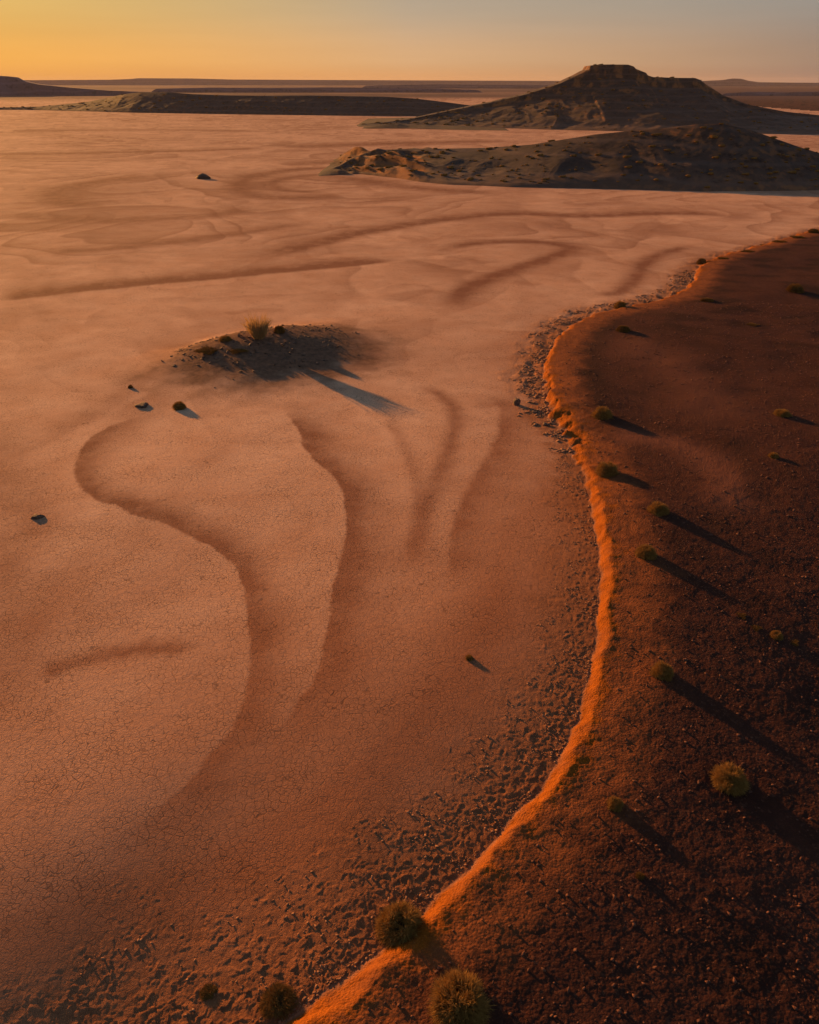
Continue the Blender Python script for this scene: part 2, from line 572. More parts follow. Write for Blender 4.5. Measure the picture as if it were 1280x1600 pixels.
# ------------------------------------------------------------------ silt bands on the pan, plus a painted left-edge darkening
BANDS = [  # traced line, width on its right (m), width on its left (m), strength
    ([(445, 622), (462, 660), (468, 690), (495, 718), (535, 755), (548, 795), (545, 840), (532, 900), (525, 960), (510, 1020), (485, 1075), (445, 1130), (390, 1190)], .10, 1.7, .72),
    ([(270, 640), (200, 655), (150, 680), (125, 715), (122, 745), (150, 775), (220, 802), (300, 835), (350, 870), (385, 920), (400, 970), (402, 1020), (392, 1080), (360, 1150), (300, 1220), (240, 1275), (160, 1325)], .11, 1.2, .72),
    ([(640, 600), (690, 618), (712, 650), (700, 700), (678, 760), (660, 810), (652, 850), (648, 890)], .45, .6, .55),
    ([(740, 640), (785, 630), (783, 680), (765, 715), (742, 755), (722, 800), (714, 860), (710, 930)], .25, 1.2, .6),
    ([(0, 468), (80, 458), (200, 447), (330, 437), (450, 424), (560, 412), (640, 404)], .5, 3.6, .85),
    ([(640, 404), (740, 381), (820, 378), (880, 384), (886, 392), (850, 405), (790, 425), (740, 445), (715, 465), (711, 492)], 1.3, 1.7, .75),
    ([(360, 414), (480, 386), (560, 366), (640, 352), (720, 341), (800, 335), (900, 338), (1000, 335), (1100, 337), (1190, 347)], 1.4, 3.6, .75),
    ([(1090, 383), (1040, 395), (1010, 410), (990, 440), (970, 455), (935, 466)], 1.1, 1.0, .7),
    ([(690, 402), (730, 405), (765, 413)], 1.2, 1.2, .35),
    ([(800, 440), (845, 446)], .8, .8, .3),
    ([(60, 1056), (130, 1031), (200, 1018), (265, 1014), (288, 1030)], .35, .55, .6),
    ([(0, 720), (90, 680), (180, 630), (235, 585), (290, 540), (350, 515)], .5, 1.6, .25),
    ([(-60, 1500), (100, 1452), (200, 1408), (300, 1366), (450, 1300), (560, 1228), (650, 1140), (720, 1050), (780, 950), (805, 870)], 1.5, .9, .85),
    ([(150, 1340), (300, 1270), (420, 1190), (520, 1090), (590, 980), (640, 900)], .5, .4, .22),
    ([(430, 231), (540, 226), (640, 224), (820, 219)], 9, 9, .65),
    ([(-100, 241), (100, 240), (300, 236), (430, 231)], 2.5, 5, .65),
    ([(560, 262), (470, 264), (400, 274), (372, 287), (392, 303), (470, 309), (560, 305)], 3, 4, .65),
    ([(520, 270), (450, 278), (425, 288), (450, 298), (520, 300)], 2, 2, .6),
    ([(250, 272), (150, 285), (90, 298), (100, 315), (170, 322)], 3.5, 4, .6),
    ([(535, 522), (575, 538), (580, 560), (545, 580)], .6, 1.0, .45),
    ([(500, 272), (560, 280), (620, 290), (700, 298), (800, 303)], 3, 3.5, .6),
    ([(440, 258), (500, 255), (560, 250)], 4, 5, .5),
    ([(600, 640), (640, 720), (655, 800), (640, 880)], .3, .5, .3),
    ([(0, 330), (130, 345), (300, 340), (420, 325)], 2.5, 4, .5),
    ([(60, 395), (220, 385), (380, 365), (500, 345)], 1.5, 3, .5),
    ([(0, 205), (250, 203), (420, 206)], 7, 7, .5),
    ([(-120, 640), (0, 760), (30, 880), (20, 1000), (-60, 1100), (-200, 1180)], 1.6, 2.4, .45),  # light falloff at the left edge, painted as a band
    ([(350, 492), (400, 486), (450, 486)], .5, .9, .3),
]


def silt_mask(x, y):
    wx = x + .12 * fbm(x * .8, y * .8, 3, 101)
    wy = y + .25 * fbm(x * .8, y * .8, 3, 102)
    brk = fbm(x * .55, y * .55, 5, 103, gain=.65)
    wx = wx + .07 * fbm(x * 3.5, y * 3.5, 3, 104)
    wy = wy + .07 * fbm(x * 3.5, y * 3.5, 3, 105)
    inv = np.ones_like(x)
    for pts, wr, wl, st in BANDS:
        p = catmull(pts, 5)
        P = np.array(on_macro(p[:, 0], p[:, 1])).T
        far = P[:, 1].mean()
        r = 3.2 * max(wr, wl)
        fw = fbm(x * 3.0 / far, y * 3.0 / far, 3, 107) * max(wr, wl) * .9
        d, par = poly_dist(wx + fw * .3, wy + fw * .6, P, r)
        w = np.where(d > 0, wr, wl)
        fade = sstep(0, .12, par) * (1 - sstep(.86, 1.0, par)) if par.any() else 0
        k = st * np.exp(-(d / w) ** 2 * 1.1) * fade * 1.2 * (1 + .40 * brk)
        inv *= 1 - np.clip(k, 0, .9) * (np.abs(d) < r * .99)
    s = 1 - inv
    # old strand lines: each has a crisp edge and fades out on the other side
    dist = np.hypot(x, y)
    px_, py_ = x + 10 * fbm(x * .03, y * .03, 3, 111), y + 14 * fbm(x * .03 + 7, y * .03, 3, 112)
    s2 = np.zeros_like(x)
    for fr, n_, st, d0, d1, sd in ((.0085, 8.0, .62, 60, 110, 113), (.020, 6.0, .50, 50, 90, 114), (.05, 3.5, .28, 20, 60, 115)):
        ph = fbm(px_ * fr, py_ * fr * .8, 3, sd, gain=.42) * n_ + .012 * y
        f = ph - np.floor(ph)
        band = np.exp(-2.6 * f) * sstep(0, .07, f) + .0
        mod = sstep(-.35, .25, fbm(x * fr * 1.7, y * fr * 1.7, 3, sd + 20))
        s2 = 1 - (1 - s2) * (1 - st * 1.25 * band * mod * sstep(d0, d1, dist))
    q2 = fbm(x * .10 + 2 * fbm(x * .03, y * .03, 2, 115), y * .06, 4, 114)
    s3 = sstep(-.05, .45, q2) * .22
    return np.clip(1 - (1 - s) * (1 - s2) * (1 - s3), 0, 1)


# ------------------------------------------------------------------ the ground sheet
def build_ground():
    rows_px = np.concatenate([np.arange(1760, 420, -1.55), np.arange(420, 150, -1.1), np.arange(150, 129.5, -.5)])
    Y = on_plane(np.full_like(rows_px, CX), rows_px)[1]
    Y = np.concatenate([[-400, -120, -40, -14, -4, 2, 5], Y, [Y[-1] * 1.4, 6000.0]])
    inner = np.arange(-24, 1305, 1.5)
    left = -24 - 2.0 * np.cumsum(1.035 ** np.arange(1, 108))
    right = 1305 + 2.0 * np.cumsum(1.035 ** np.arange(1, 108))
    T = (np.concatenate([left[::-1], inner, right]) - CX) / F
    Y0 = 8.0
    yy = np.maximum(Y, Y0)
    depth = yy * CP + CAMZ * SP
    X = depth[:, None] * T[None, :]
    ext = []
    for k in (1.5, 2.6, 5, 12, 40):
        ext.append(k)
    sides_l = np.stack([X[:, 0] * k - 3 * k for k in ext], 1)[:, ::-1]
    sides_r = np.stack([X[:, -1] * k + 3 * k for k in ext], 1)
    X = np.concatenate([np.full((len(Y), 1), -6000.0), np.maximum(sides_l, -5900 + np.arange(len(ext))[None, :] * 10),
                        X, np.minimum(sides_r, 5900 - np.arange(len(ext))[None, ::-1] * 10), np.full((len(Y), 1), 6000.0)], 1)
    X = np.maximum.accumulate(X, 1)
    YY = np.repeat(Y[:, None], X.shape[1], 1)
    nr, nc = X.shape
    x, y = X.ravel(), YY.ravel()
    h, n = terrain(x, y)
    dist = np.hypot(x, y)
    h = h * (1 - sstep(300, 900, dist))
    me = mesh_from('ground', np.stack([x, y, h], 1), quads=grid_faces(nr, nc), mat=M_GROUND, smooth=True)
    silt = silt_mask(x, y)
    add_attr(me, 'land', n['land'])
    add_attr(me, 'clod', n['clod'])
    add_attr(me, 'rim', n['land'] * (1 - sstep(.9, 3.0, n['dist'] + .8 * fbm(x * .8, y * .8, 3, 161))))  # sunlit strip behind the bank edge, painted as brighter soil
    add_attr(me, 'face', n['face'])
    e = n['msoil']
    nn = fbm(x * .7, y * .7, 4, 121)
    add_attr(me, 'mound', sstep(.03, .62, e + .14 * nn))
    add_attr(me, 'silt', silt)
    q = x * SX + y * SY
    dim_dust = 1.0 * (1 - sstep(6, 32, q + 2.5 * fbm(x * .15, y * .15, 3, 131))) + .4 * sstep(7, 1, -n['dist']) * (dist < 60)  # painted darkening towards the viewer, plus dust near the bank
    add_attr(me, 'dim_dust', np.clip(dim_dust, 0, .85))
    sc_ = .9 * sstep(.02, .35, fbm(x * .22, y * .5, 4, 141)) * sstep(52, 70, dist) + .35 * sstep(.1, .5, fbm(x * .3, y * .3, 5, 142))
    def stroke(pts, wd):
        p = catmull(pts, 5)
        P = np.array(on_macro(p[:, 0], p[:, 1])).T
        dd, _ = poly_dist(x + .5 * fbm(x * .5, y * .5, 3, 171), y, P, wd * 3)
        return np.exp(-(dd / wd) ** 2)
    sc_ = sc_ + .6 * stroke([(960, 500), (930, 540), (925, 600), (950, 660), (1010, 680)], .9) + .5 * stroke([(1150, 700), (1165, 770), (1120, 830)], .8)  # two dark crescents drawn on the land, added to this mask
    pale = .85 * stroke([(985, 690), (1060, 705), (1120, 740), (1140, 790)], 1.1) + .5 * stroke([(990, 545), (1060, 590), (1110, 640)], 2.2)
    add_attr(me, 'pale', pale)
    add_attr(me, 'scrub', np.clip(sc_, 0, .9))
    pl = (.72 + .28 * sstep(-.25, .15, fbm(x * .0025, y * .0022, 5, 151))) * sstep(820, 1150, dist)
    add_attr(me, 'plain', np.clip(pl, 0, .97))
    o = link('ground', me)
    tag(o, kind='structure')
    return o


build_ground()


# ------------------------------------------------------------------ hills
HILL_PTS = []


def hill(name, crest, base, mat, nx, ny, back, amp, prof=1.5, cap=0.0, rockx=None, seed=1, gully=1.0, label=None, rocks=1.0, fan=0.0, bump=.25, yc=None):
    """crest: (px, py, distance) silhouette of the hill; base: (px, py) line of its foot in front"""
    c = np.array(crest, float)
    cx, cz = at_dist(c[:, 0], c[:, 1], c[:, 2])
    cy = c[:, 2]
    b = np.array(base, float)
    bx, by = on_plane(b[:, 0], b[:, 1])
    o = np.argsort(bx)
    bx, by = bx[o], by[o]
    X = np.linspace(cx.min(), cx.max(), nx)
    Hc = np.interp(X, cx, np.maximum(cz, 0))
    Yc = np.interp(X, cx, cy)
    Yf = np.interp(X, bx, by)
    v = np.concatenate([np.linspace(1.12, 0, ny), -np.linspace(0, 1, ny // 3)[1:]])   # 1 = foot in front, 0 crest, -1 behind
    XX = np.repeat(X[None, :], len(v), 0)
    T = np.repeat(v[:, None], nx, 1)
    fw = np.maximum(Yc - Yf, 2.0)[None, :]
    YY = np.where(T > 0, Yc[None, :] - T * fw, Yc[None, :] - T * back)
    at = np.clip(np.abs(T), 0, 1)
    sc1 = 6.0 / (fw.mean())
    wv = fbm(XX * min(sc1, .09) * .5, YY * min(sc1, .09) * .5, 3, seed + 3)
    tt = np.clip(at + .5 * wv * np.maximum(at - .14, 0) * (1 - at), 0, 1)
    P = (1 - tt) ** prof
    if cap > 0:
        flat = sstep(.0, .10, tt)
        cliff = sstep(.10, .16, tt)
        P = np.where(tt < .10, 1.0, 1 - cap * cliff - (1 - cap) * (1 - (1 - np.clip((tt - .10) / .9, 0, 1)) ** prof))
    Hh = Hc[None, :]
    # gullies run down the slope
    gf = {'hill': .055, 'mesa': .034, 'ridge': .035}.get(name, .02)
    g = fbm(XX * gf + .35 * wv, YY * gf * .4, 5, seed + 7, gain=.45)
    g = -np.abs(g) * 1.6 + .35
    h = Hh * P + gully * amp * g * sstep(.10, .40, at) * np.sin(np.clip(at, 0, 1) * PI) ** .7 * (np.minimum(Hh, amp * 6) / (amp * 6)) ** 2
    h = h + bump * fbm(XX * .22, YY * .22, 4, seed + 11, gain=.4) * sstep(0, .2, 1 - at) * (.12 + sstep(.05, .3, at)) * np.minimum(1, Hh / 3)
    if rockx:
        pxx = CX + XX / (YY * CP + CAMZ * SP) * F
        wr = sstep(rockx[0], rockx[1], pxx) * sstep(rockx[3], rockx[2], pxx) * sstep(.02, .2, at) * sstep(1.05, .6, at)
        sp = fbm(XX * .14 + .10 * YY, YY * .03 - .03 * XX, 4, seed + 19, gain=.42)
        h = h + wr * (2.2 * np.abs(sp) * 2 - .7)
    h = np.where(at >= 1, -1.0, h)
    h = np.where(Hh < .02, -1.0, h)
    h = h - .25 * sstep(.9, 1.0, at)
    edge = np.minimum(sstep(0, .03, np.linspace(0, 1, nx)), sstep(1, .97, np.linspace(0, 1, nx)))[None, :]
    h = h * edge - (1 - edge) * 1.0
    me = mesh_from(name, np.stack([XX.ravel(), YY.ravel(), h.ravel()], 1), quads=grid_faces(len(v), nx), mat=mat, smooth=True)
    rk = rocks * sstep(-.1, .35, fbm(XX * sc1 * 2, YY * sc1 * 2, 3, seed + 13))
    if rockx:
        px = CX + XX / (YY * CP + CAMZ * SP) * F
        rk = np.clip(rk + sstep(rockx[0], rockx[1], px) * sstep(rockx[3], rockx[2], px), 0, 1)
    add_attr(me, 'rock', rk)
    add_attr(me, 'fan', fan * sstep(.62, .95, at + .18 * fbm(XX * sc1 * 1.5, YY * sc1, 3, seed + 17)) * (T > 0))
    if name in ('hill', 'mesa', 'ridge'):
        rs = np.random.RandomState(seed)
        ok = np.nonzero((h.ravel() > .5))[0]
        HILL_PTS.append(np.stack([XX.ravel(), YY.ravel(), h.ravel()], 1)[rs.choice(ok, {'hill': 420, 'mesa': 420, 'ridge': 260}[name], replace=False)])
    ob = link(name, me)
    tag(ob, label, kind='structure')
    return ob


hill('hill', [(470, 276, 168), (505, 268, 176), (530, 259, 181), (548, 248, 184), (575, 238, 186), (590, 232, 187), (602, 234, 187), (650, 232.5, 187), (700, 232, 185), (760, 231, 183),
              (830, 226, 176), (880, 218, 174), (930, 210, 172), (980, 205, 170), (1040, 200, 167), (1090, 194, 164), (1130, 194, 162),
              (1170, 202, 161), (1210, 216, 160), (1250, 230, 159), (1300, 245, 159), (1400, 263, 158), (1560, 283, 155)],
     [(460, 278), (560, 272), (620, 279), (655, 285), (700, 290), (800, 294), (1000, 297), (1100, 300), (1280, 298), (1600, 292)],
     M_HILL, 760, 150, 34, .6, 1.0, seed=11, rockx=(500, 560, 640, 690), fan=.5, bump=.10)
hill('mesa', [(540, 196, 372), (600, 191, 378), (640, 186, 384), (700, 173, 389), (760, 161, 391), (820, 147, 388), (870, 131, 385), (900, 117, 386), (912, 110.5, 386), (915, 109.5, 386), (918.5, 103, 386),
              (930, 101.5, 386), (952, 101, 386), (976, 101.5, 386), (984, 104, 386), (988, 108, 386), (1003, 114, 386), (1006, 118, 386), (1014, 120.5, 385), (1040, 121.5, 384), (1078, 122, 383),
              (1086, 125, 383), (1093, 131, 382), (1120, 148, 380), (1160, 163, 376), (1220, 174, 370), (1300, 182, 362), (1420, 190, 350)],
     [(530, 199), (640, 197), (760, 200), (900, 204), (1100, 209), (1280, 212), (1440, 205)],
     M_HILL, 860, 170, 80, 1.7, 1.45, cap=.14, seed=23, fan=.45, bump=.22, gully=1.0)
hill('ridge', [(-60, 169, 585), (0, 168, 588), (60, 166.5, 588), (100, 163, 586), (140, 158.5, 584), (170, 152, 580), (195, 147, 566), (220, 144, 559), (262, 144, 549), (300, 147, 541), (360, 149, 531),
               (420, 149.5, 523), (480, 149, 515), (540, 150, 509), (600, 151, 503), (650, 154, 499), (700, 160, 494), (760, 168, 489), (820, 178, 481)],
     [(-80, 171), (60, 172), (200, 176), (400, 179), (560, 181), (700, 182), (840, 182)],
     M_HILL, 700, 90, 60, .6, 1.0, seed=37, fan=.15, bump=.2)
hill('low_rise', [(560, 201, 352), (600, 196, 354), (622, 194, 356), (640, 196, 357), (665, 194.5, 357), (690, 197, 357), (720, 196.5, 356), (745, 199, 354), (780, 200.5, 350), (830, 204, 340)],
     [(550, 201), (640, 201), (740, 204), (840, 205)], M_HILL, 260, 40, 12, .5, 1.0, seed=43, bump=.15)
hill('distant_mesa', [(-420, 130, 1160), (-260, 112, 1160), (-120, 110, 1160), (-30, 117, 1160), (10, 119, 1160), (22, 120.5, 1160), (32, 126, 1160), (60, 132, 1160), (110, 137, 1160), (170, 141.5, 1160), (260, 145, 1160)],
     [(-440, 153), (-100, 152), (60, 149), (280, 146)], M_FAR, 300, 60, 120, 3, 1.3, cap=.1, seed=53, bump=.6)
hill('distant_plateau', [(-900, 126, 4200), (-300, 124.5, 4200), (60, 125.2, 4200), (170, 124.6, 4200), (205, 123.4, 4200), (215, 122.2, 4200), (300, 122.6, 4200), (360, 124.2, 4200), (560, 125.2, 4200), (760, 126, 4200), (930, 126.6, 4200), (1020, 128, 4200)],
     [(-900, 132.4), (0, 132.4), (600, 132.2), (1040, 131.5)], M_FAR, 420, 40, 600, 6, 1.0, seed=63, bump=1.0, rocks=.3)
hill('distant_range', [(990, 129, 3300), (1040, 127.5, 3300), (1085, 127, 3300), (1108, 126, 3300), (1132, 125, 3300), (1143, 122.6, 3300), (1158, 122.8, 3300), (1167, 125.6, 3300), (1185, 128.4, 3300),
                       (1280, 129.6, 3300), (1500, 128.5, 3300), (1900, 127.5, 3300), (2400, 129, 3300)],
     [(980, 134.6), (1280, 135), (2400, 134.6)], M_FAR, 360, 40, 500, 5, 1.0, seed=73, bump=1.0, rocks=.3)


hill('distant_rise', [(230, 139, 1500), (330, 136.8, 1500), (420, 137.4, 1500), (540, 136.6, 1500), (680, 138.6, 1500), (760, 141, 1500)],
     [(220, 141.5), (760, 141.5)], M_FAR, 240, 24, 60, .6, 1.0, seed=83, bump=.5, rocks=.2)
hill('distant_rise', [(560, 134, 2300), (680, 131.8, 2300), (800, 132.4, 2300), (900, 133.4, 2300), (1000, 136, 2300)],
     [(540, 136), (1000, 136)], M_FAR, 240, 24, 80, .6, 1.0, seed=87, bump=.5, rocks=.2)
hill('distant_rise', [(1120, 147, 1150), (1170, 143.6, 1150), (1230, 144.4, 1150), (1310, 142.5, 1150), (1420, 144, 1150), (1600, 148, 1150)],
     [(1110, 148.5), (1600, 148.5)], M_FAR, 240, 24, 60, .6, 1.0, seed=89, bump=.5, rocks=.2)


# ------------------------------------------------------------------ plants
def rock_verts(r, sx, sy, sz, nu=10, nv=7):
    V, Q = [], []
    ph = r.rand(6) * 6.28
    for j in range(nv + 1):
        th = PI * j / nv
        for i in range(nu):
            a = 2 * PI * i / nu
            d = np.array([math.sin(th) * math.cos(a), math.sin(th) * math.sin(a), math.cos(th)])
            k = 1 + .22 * math.sin(2.3 * d[0] * 2 + ph[0]) + .18 * math.sin(4 * d[1] + ph[1]) + .14 * math.sin(5 * d[2] + 3 * d[0] + ph[2]) + .05 * r.randn()
            p = d * k
            p[2] = max(min(p[2], .55 + .15 * p[0]), -.6)
            V.append(p * np.array([sx, sy, sz]))
    for j in range(nv):
        for i in range(nu):
            i2 = (i + 1) % nu
            Q.append((j * nu + i, (j + 1) * nu + i, (j + 1) * nu + i2, j * nu + i2))
    return np.array(V), np.array(Q)


def blade_mesh(name, n, R, H, spread, blen, bw, mat, seed, mode='dome', inner=.25):
    """many thin leaf blades: a dome of outward pointing blades, a spiky tussock or a flat mat"""
    r = np.random.RandomState(seed)
    u = r.rand(n) * 2 * PI
    if mode == 'dome':
        cz = r.rand(n) ** .8
        sr = np.sqrt(1 - np.minimum(cz, 1) ** 2)
        lump = 1 + .05 * np.sin(u * 3 + seed) + .04 * np.sin(u * 5 + 2.1 * seed) * cz + .05 * np.sin(u * 9 + cz * 7)
        rad = (inner + (1 - inner) * r.rand(n) ** .45) * lump
        nc = 90
        ca, cc = r.rand(nc) * 2 * PI, r.rand(nc) ** .9
        cr = (.56 + .24 * r.rand(nc)) * np.sqrt(1 - (.9 * cc) ** 2)
        ch = np.maximum(cc * (.45 + .40 * r.rand(nc)), .06)
        w_ = r.randint(0, nc, n)
        sz = (.15 + .13 * r.rand(nc))[w_][:, None]
        ctr = np.stack([np.cos(ca) * cr, np.sin(ca) * cr, ch], 1)[w_]
        g_ = r.randn(n, 3)
        g_ /= np.linalg.norm(g_, axis=1)[:, None]
        p = (ctr + g_ * sz * r.rand(n, 1) ** .4) * np.array([R, R, H])
        p[:, 2] = np.maximum(p[:, 2], .01)
        dirv = ctr * np.array([1, 1, 1.2]) + .5 * g_ + np.array([0, 0, .25]) + r.randn(n, 3) * spread * .6
    elif mode == 'tussock':
        rr = np.sqrt(r.rand(n)) * .45 * R
        p = np.stack([np.cos(u) * rr, np.sin(u) * rr, np.zeros(n)], 1)
        lean = .10 + .62 * (rr / (.45 * R)) + r.randn(n) * .12
        dirv = np.stack([np.cos(u) * lean, np.sin(u) * lean, np.ones(n)], 1) + r.randn(n, 3) * spread
        p[:, 2] = r.rand(n) ** 1.5 * H * .45
        p[:, :2] += dirv[:, :2] * p[:, 2:3]
    else:
        rr = np.sqrt(r.rand(n)) * R * (1 + .3 * np.sin(u * 4 + seed))
        p = np.stack([np.cos(u) * rr, np.sin(u) * rr, r.rand(n) * H * .6 * (1 - .7 * rr / R)], 1)
        dirv = np.stack([np.cos(u) * .7, np.sin(u) * .7, .7 + r.rand(n)], 1) + r.randn(n, 3) * spread
    dirv /= np.linalg.norm(dirv, axis=1)[:, None]
    side = np.cross(dirv, r.randn(n, 3))
    side /= np.linalg.norm(side, axis=1)[:, None] + 1e-9
    L = blen * ((.6 + .8 * r.rand(n)) if mode != 'tussock' else (.35 + 1.0 * r.rand(n) ** 1.4))[:, None]
    w = bw * (.6 + .8 * r.rand(n))[:, None]
    bend = np.array([0, 0, -1.0]) * L * .18
    mid = p + dirv * L * .55
    tip = p + dirv * L + bend
    V = np.stack([p - side * w * .5, p + side * w * .5, mid + side * w * .45, mid - side * w * .45, tip], 1)
    V[:, :, 2] = np.maximum(V[:, :, 2], .0)
    k = np.arange(n)[:, None] * 5
    Q = k + np.array([[0, 1, 2, 3]])
    V = V.reshape(-1, 3)
    me_mats = None
    if mode == 'dome':     # opaque lump added inside to deepen the shade, coloured like twigs
        cv, cq = rock_verts(np.random.RandomState(seed), .44 * R, .44 * R, .46 * H, 12, 8)
        cv[:, 2] = np.maximum(cv[:, 2], 0)
        Q = np.concatenate([Q, cq + len(V)])
        V = np.concatenate([V, cv])
        me_mats = len(cq)
    me = mesh_from(name, V, quads=Q, tris=k + np.array([[3, 2, 4]]), mat=mat)
    if me_mats:
        me.materials.append(M_TWIG)
        mi = np.zeros(len(me.polygons), np.int32)
        mi[n:n + me_mats] = 1
        me.polygons.foreach_set('material_index', mi)
    return me


def twig_mesh(name, n, R, H, rad, seed):
    r = np.random.RandomState(seed)
    V, Q = [], []
    for i in range(n):
        a = r.rand() * 2 * PI
        l = .5 + .4 * r.rand()
        e = np.array([math.cos(a) * R * l * r.rand(), math.sin(a) * R * l * r.rand(), H * l])
        b = np.array([math.cos(a) * R * .06, math.sin(a) * R * .06, -.05])
        m = (b + e) / 2 + np.array([r.randn() * .05 * R, r.randn() * .05 * R, .05 * H])
        base = len(V)
        for j, (c, rr) in enumerate(((b, rad), (m, rad * .7), (e, rad * .3))):
            for q in range(5):
                an = q * 2 * PI / 5
                V.append(c + rr * np.array([math.cos(an), math.sin(an), 0]))
        for j in range(2):
            for q in range(5):
                q2 = (q + 1) % 5
                Q.append((base + j * 5 + q, base + j * 5 + q2, base + j * 5 + 5 + q2, base + j * 5 + 5 + q))
    return mesh_from(name, np.array(V), quads=np.array(Q), mat=M_TWIG, smooth=True)


# unit plants: radius about 1, copies are scaled
FOL = {
    'round': [blade_mesh('foliage', 11000, .84, .95, .75, .30, .016, M_LEAF, s, 'dome') for s in (1, 2, 3)],
    'dark': [blade_mesh('foliage', 8000, .84, .85, .75, .28, .018, M_DARKLEAF, s, 'dome') for s in (4, 5)],
    'tussock': [blade_mesh('foliage', 900, .95, 1.5, .16, 1.0, .036, M_STRAW, 6, 'tussock')],
    'flat': [blade_mesh('foliage', 1500, 1.0, .5, .45, .32, .04, M_DARKLEAF, s, 'flat') for s in (7, 8)],
}
STEM = {k: twig_mesh('stems', 16, .7, .8 if k != 'flat' else .4, .022, 11 + i) for i, k in enumerate(FOL)}

LAND_G = 'low shrubs on the red stony land'
PAN_G = 'plants on the cracked clay pan'
EDGE_G = 'scrub along the top of the bank'
MOUND_G = 'plants on the dark island mound'
R_ = [  # kind, foliage, px, py (centre of its foot), width px, height ratio, group, label
    ('shrub', 'round', 716, 1574, 108, .95, LAND_G, 'largest round golden shrub at the bottom edge, right of the orange bank'),
    ('shrub', 'round', 1138, 1222, 62, .9, LAND_G, 'round golden-rimmed shrub alone on the dark red stones at lower right'),
    ('shrub', 'round', 1034, 1054, 40, 1.0, LAND_G, 'small round olive shrub right of the middle of the orange bank strip'),
    ('shrub', 'round', 1008, 868, 36, .95, LAND_G, 'dim olive shrub, lowest of the three close together above the bank bend'),
    ('shrub', 'round', 1028, 799, 36, .8, LAND_G, 'orange-lit shrub between a dim olive shrub and a wide shrub near the bank'),
    ('shrub', 'round', 948, 740, 40, .9, LAND_G, 'wide olive shrub right beside the broken notch in the bank'),
    ('shrub', 'round', 941, 651, 34, .9, LAND_G, 'golden shrub on the dark lobe of land above the broken bank notch'),
    ('shrub', 'dark', 974, 517, 24, .85, LAND_G, 'dark shrub inland, just below the one at the top of the curved bank'),
    ('shrub', 'round', 969, 481, 22, 1.0, EDGE_G, 'pale shrub standing on the rim where the bank curves away'),
    ('shrub', 'round', 961, 1259, 30, .95, LAND_G, 'small dim shrub left of the big golden-rimmed one at lower right'),
    ('shrub', 'dark', 1000, 1369, 17, .8, LAND_G, 'tiny dark shrub, lowest on the stony slope at right'),
    ('shrub', 'round', 1222, 648, 30, .55, LAND_G, 'low spread shrub with a long dark shadow near the right edge'),
    ('shrub', 'round', 1209, 714, 18, .85, LAND_G, 'tiny orange-lit shrub near the right edge, below the low spread one'),
    ('shrub', 'round', 1213, 995, 22, .9, LAND_G, 'orange-lit shrub at the right end of a broken line of tufts'),
    ('shrub', 'dark', 1242, 455, 30, .8, LAND_G, 'dark shrub with a black shadow on the far land by the right edge'),
    ('shrub', 'dark', 1105, 470, 24, .45, LAND_G, 'flat dark shrub at the foot of the dark scrub patch on the far land'),
    ('shrub', 'round', 626, 1452, 84, .95, EDGE_G, 'big round olive shrub growing on the orange bank and hiding part of it'),
    ('shrub', 'dark', 436, 1566, 66, .55, EDGE_G, 'blackish shrub sunk in the mud clods at the bottom, left of the bank'),
    ('shrub', 'dark', 326, 1548, 32, .4, EDGE_G, 'small black shrub in the clods, farthest left along the bottom'),
    ('shrub', 'dark', 1096, 412, 18, 1.05, EDGE_G, 'upright dark shrub on the far tip of the bank beside the pan'),
    ('shrub', 'round', 280, 638, 24, .85, PAN_G, 'small dark round shrub on the clay, in front of the island mound'),
    ('shrub', 'round', 733, 1029, 15, .9, PAN_G, 'tiny shrub alone on the clay left of the mud clods'),
    ('grass_tussock', 'tussock', 405, 529, 36, 1.55, MOUND_G, 'tall straw-coloured grass tussock on the crest of the island mound'),
    ('shrub', 'dark', 437, 519, 20, 1.2, MOUND_G, 'small dark shrub just right of the tall grass tussock'),
    ('shrub', 'round', 352, 532, 22, .7, MOUND_G, 'low golden shrub on the crest left of the tall grass tussock'),
    ('shrub', 'flat', 326, 548, 34, .6, MOUND_G, 'low spread of golden scrub on the sunny left side of the mound'),
    ('grass_tuft', 'flat', 372, 548, 26, .5, MOUND_G, 'dark low tuft on the mound below the tall grass tussock'),
    ('grass_tuft', 'flat', 1157, 962, 16, .6, LAND_G, 'tuft at the left end of a broken line of tufts on the red land'),
    ('grass_tuft', 'flat', 1180, 980, 16, .6, LAND_G, 'middle tuft of the broken line of tufts on the red land'),
    ('grass_tuft', 'flat', 1238, 1003, 18, .5, LAND_G, 'dim tuft beyond the orange-lit shrub ending the line of tufts'),
    ('grass_tuft', 'flat', 1176, 507, 16, .5, LAND_G, 'flat dark tuft alone in the middle of the far land'),
    ('grass_tuft', 'flat', 1130, 404, 16, .6, EDGE_G, 'first scrub tuft right of the upright dark shrub on the bank'),
    ('grass_tuft', 'flat', 1168, 393, 16, .6, EDGE_G, 'second scrub tuft right of the upright dark shrub on the bank'),
    ('grass_tuft', 'flat', 1197, 384, 16, .7, EDGE_G, 'third scrub tuft right of the upright dark shrub on the bank'),
    ('grass_tuft', 'flat', 1218, 378, 18, .6, EDGE_G, 'third scrub tuft from the right edge along the far bank'),
    ('grass_tuft', 'flat', 1246, 371, 18, .7, EDGE_G, 'second scrub tuft from the right edge along the far bank'),
    ('grass_tuft', 'dark', 1271, 363, 18, .7, EDGE_G, 'last scrub tuft of the far bank at the right edge'),
    ('grass_tuft', 'dark', 204, 606, 9, 1.3, PAN_G, 'tiny upright tuft on the clay with a long thin shadow'),
]


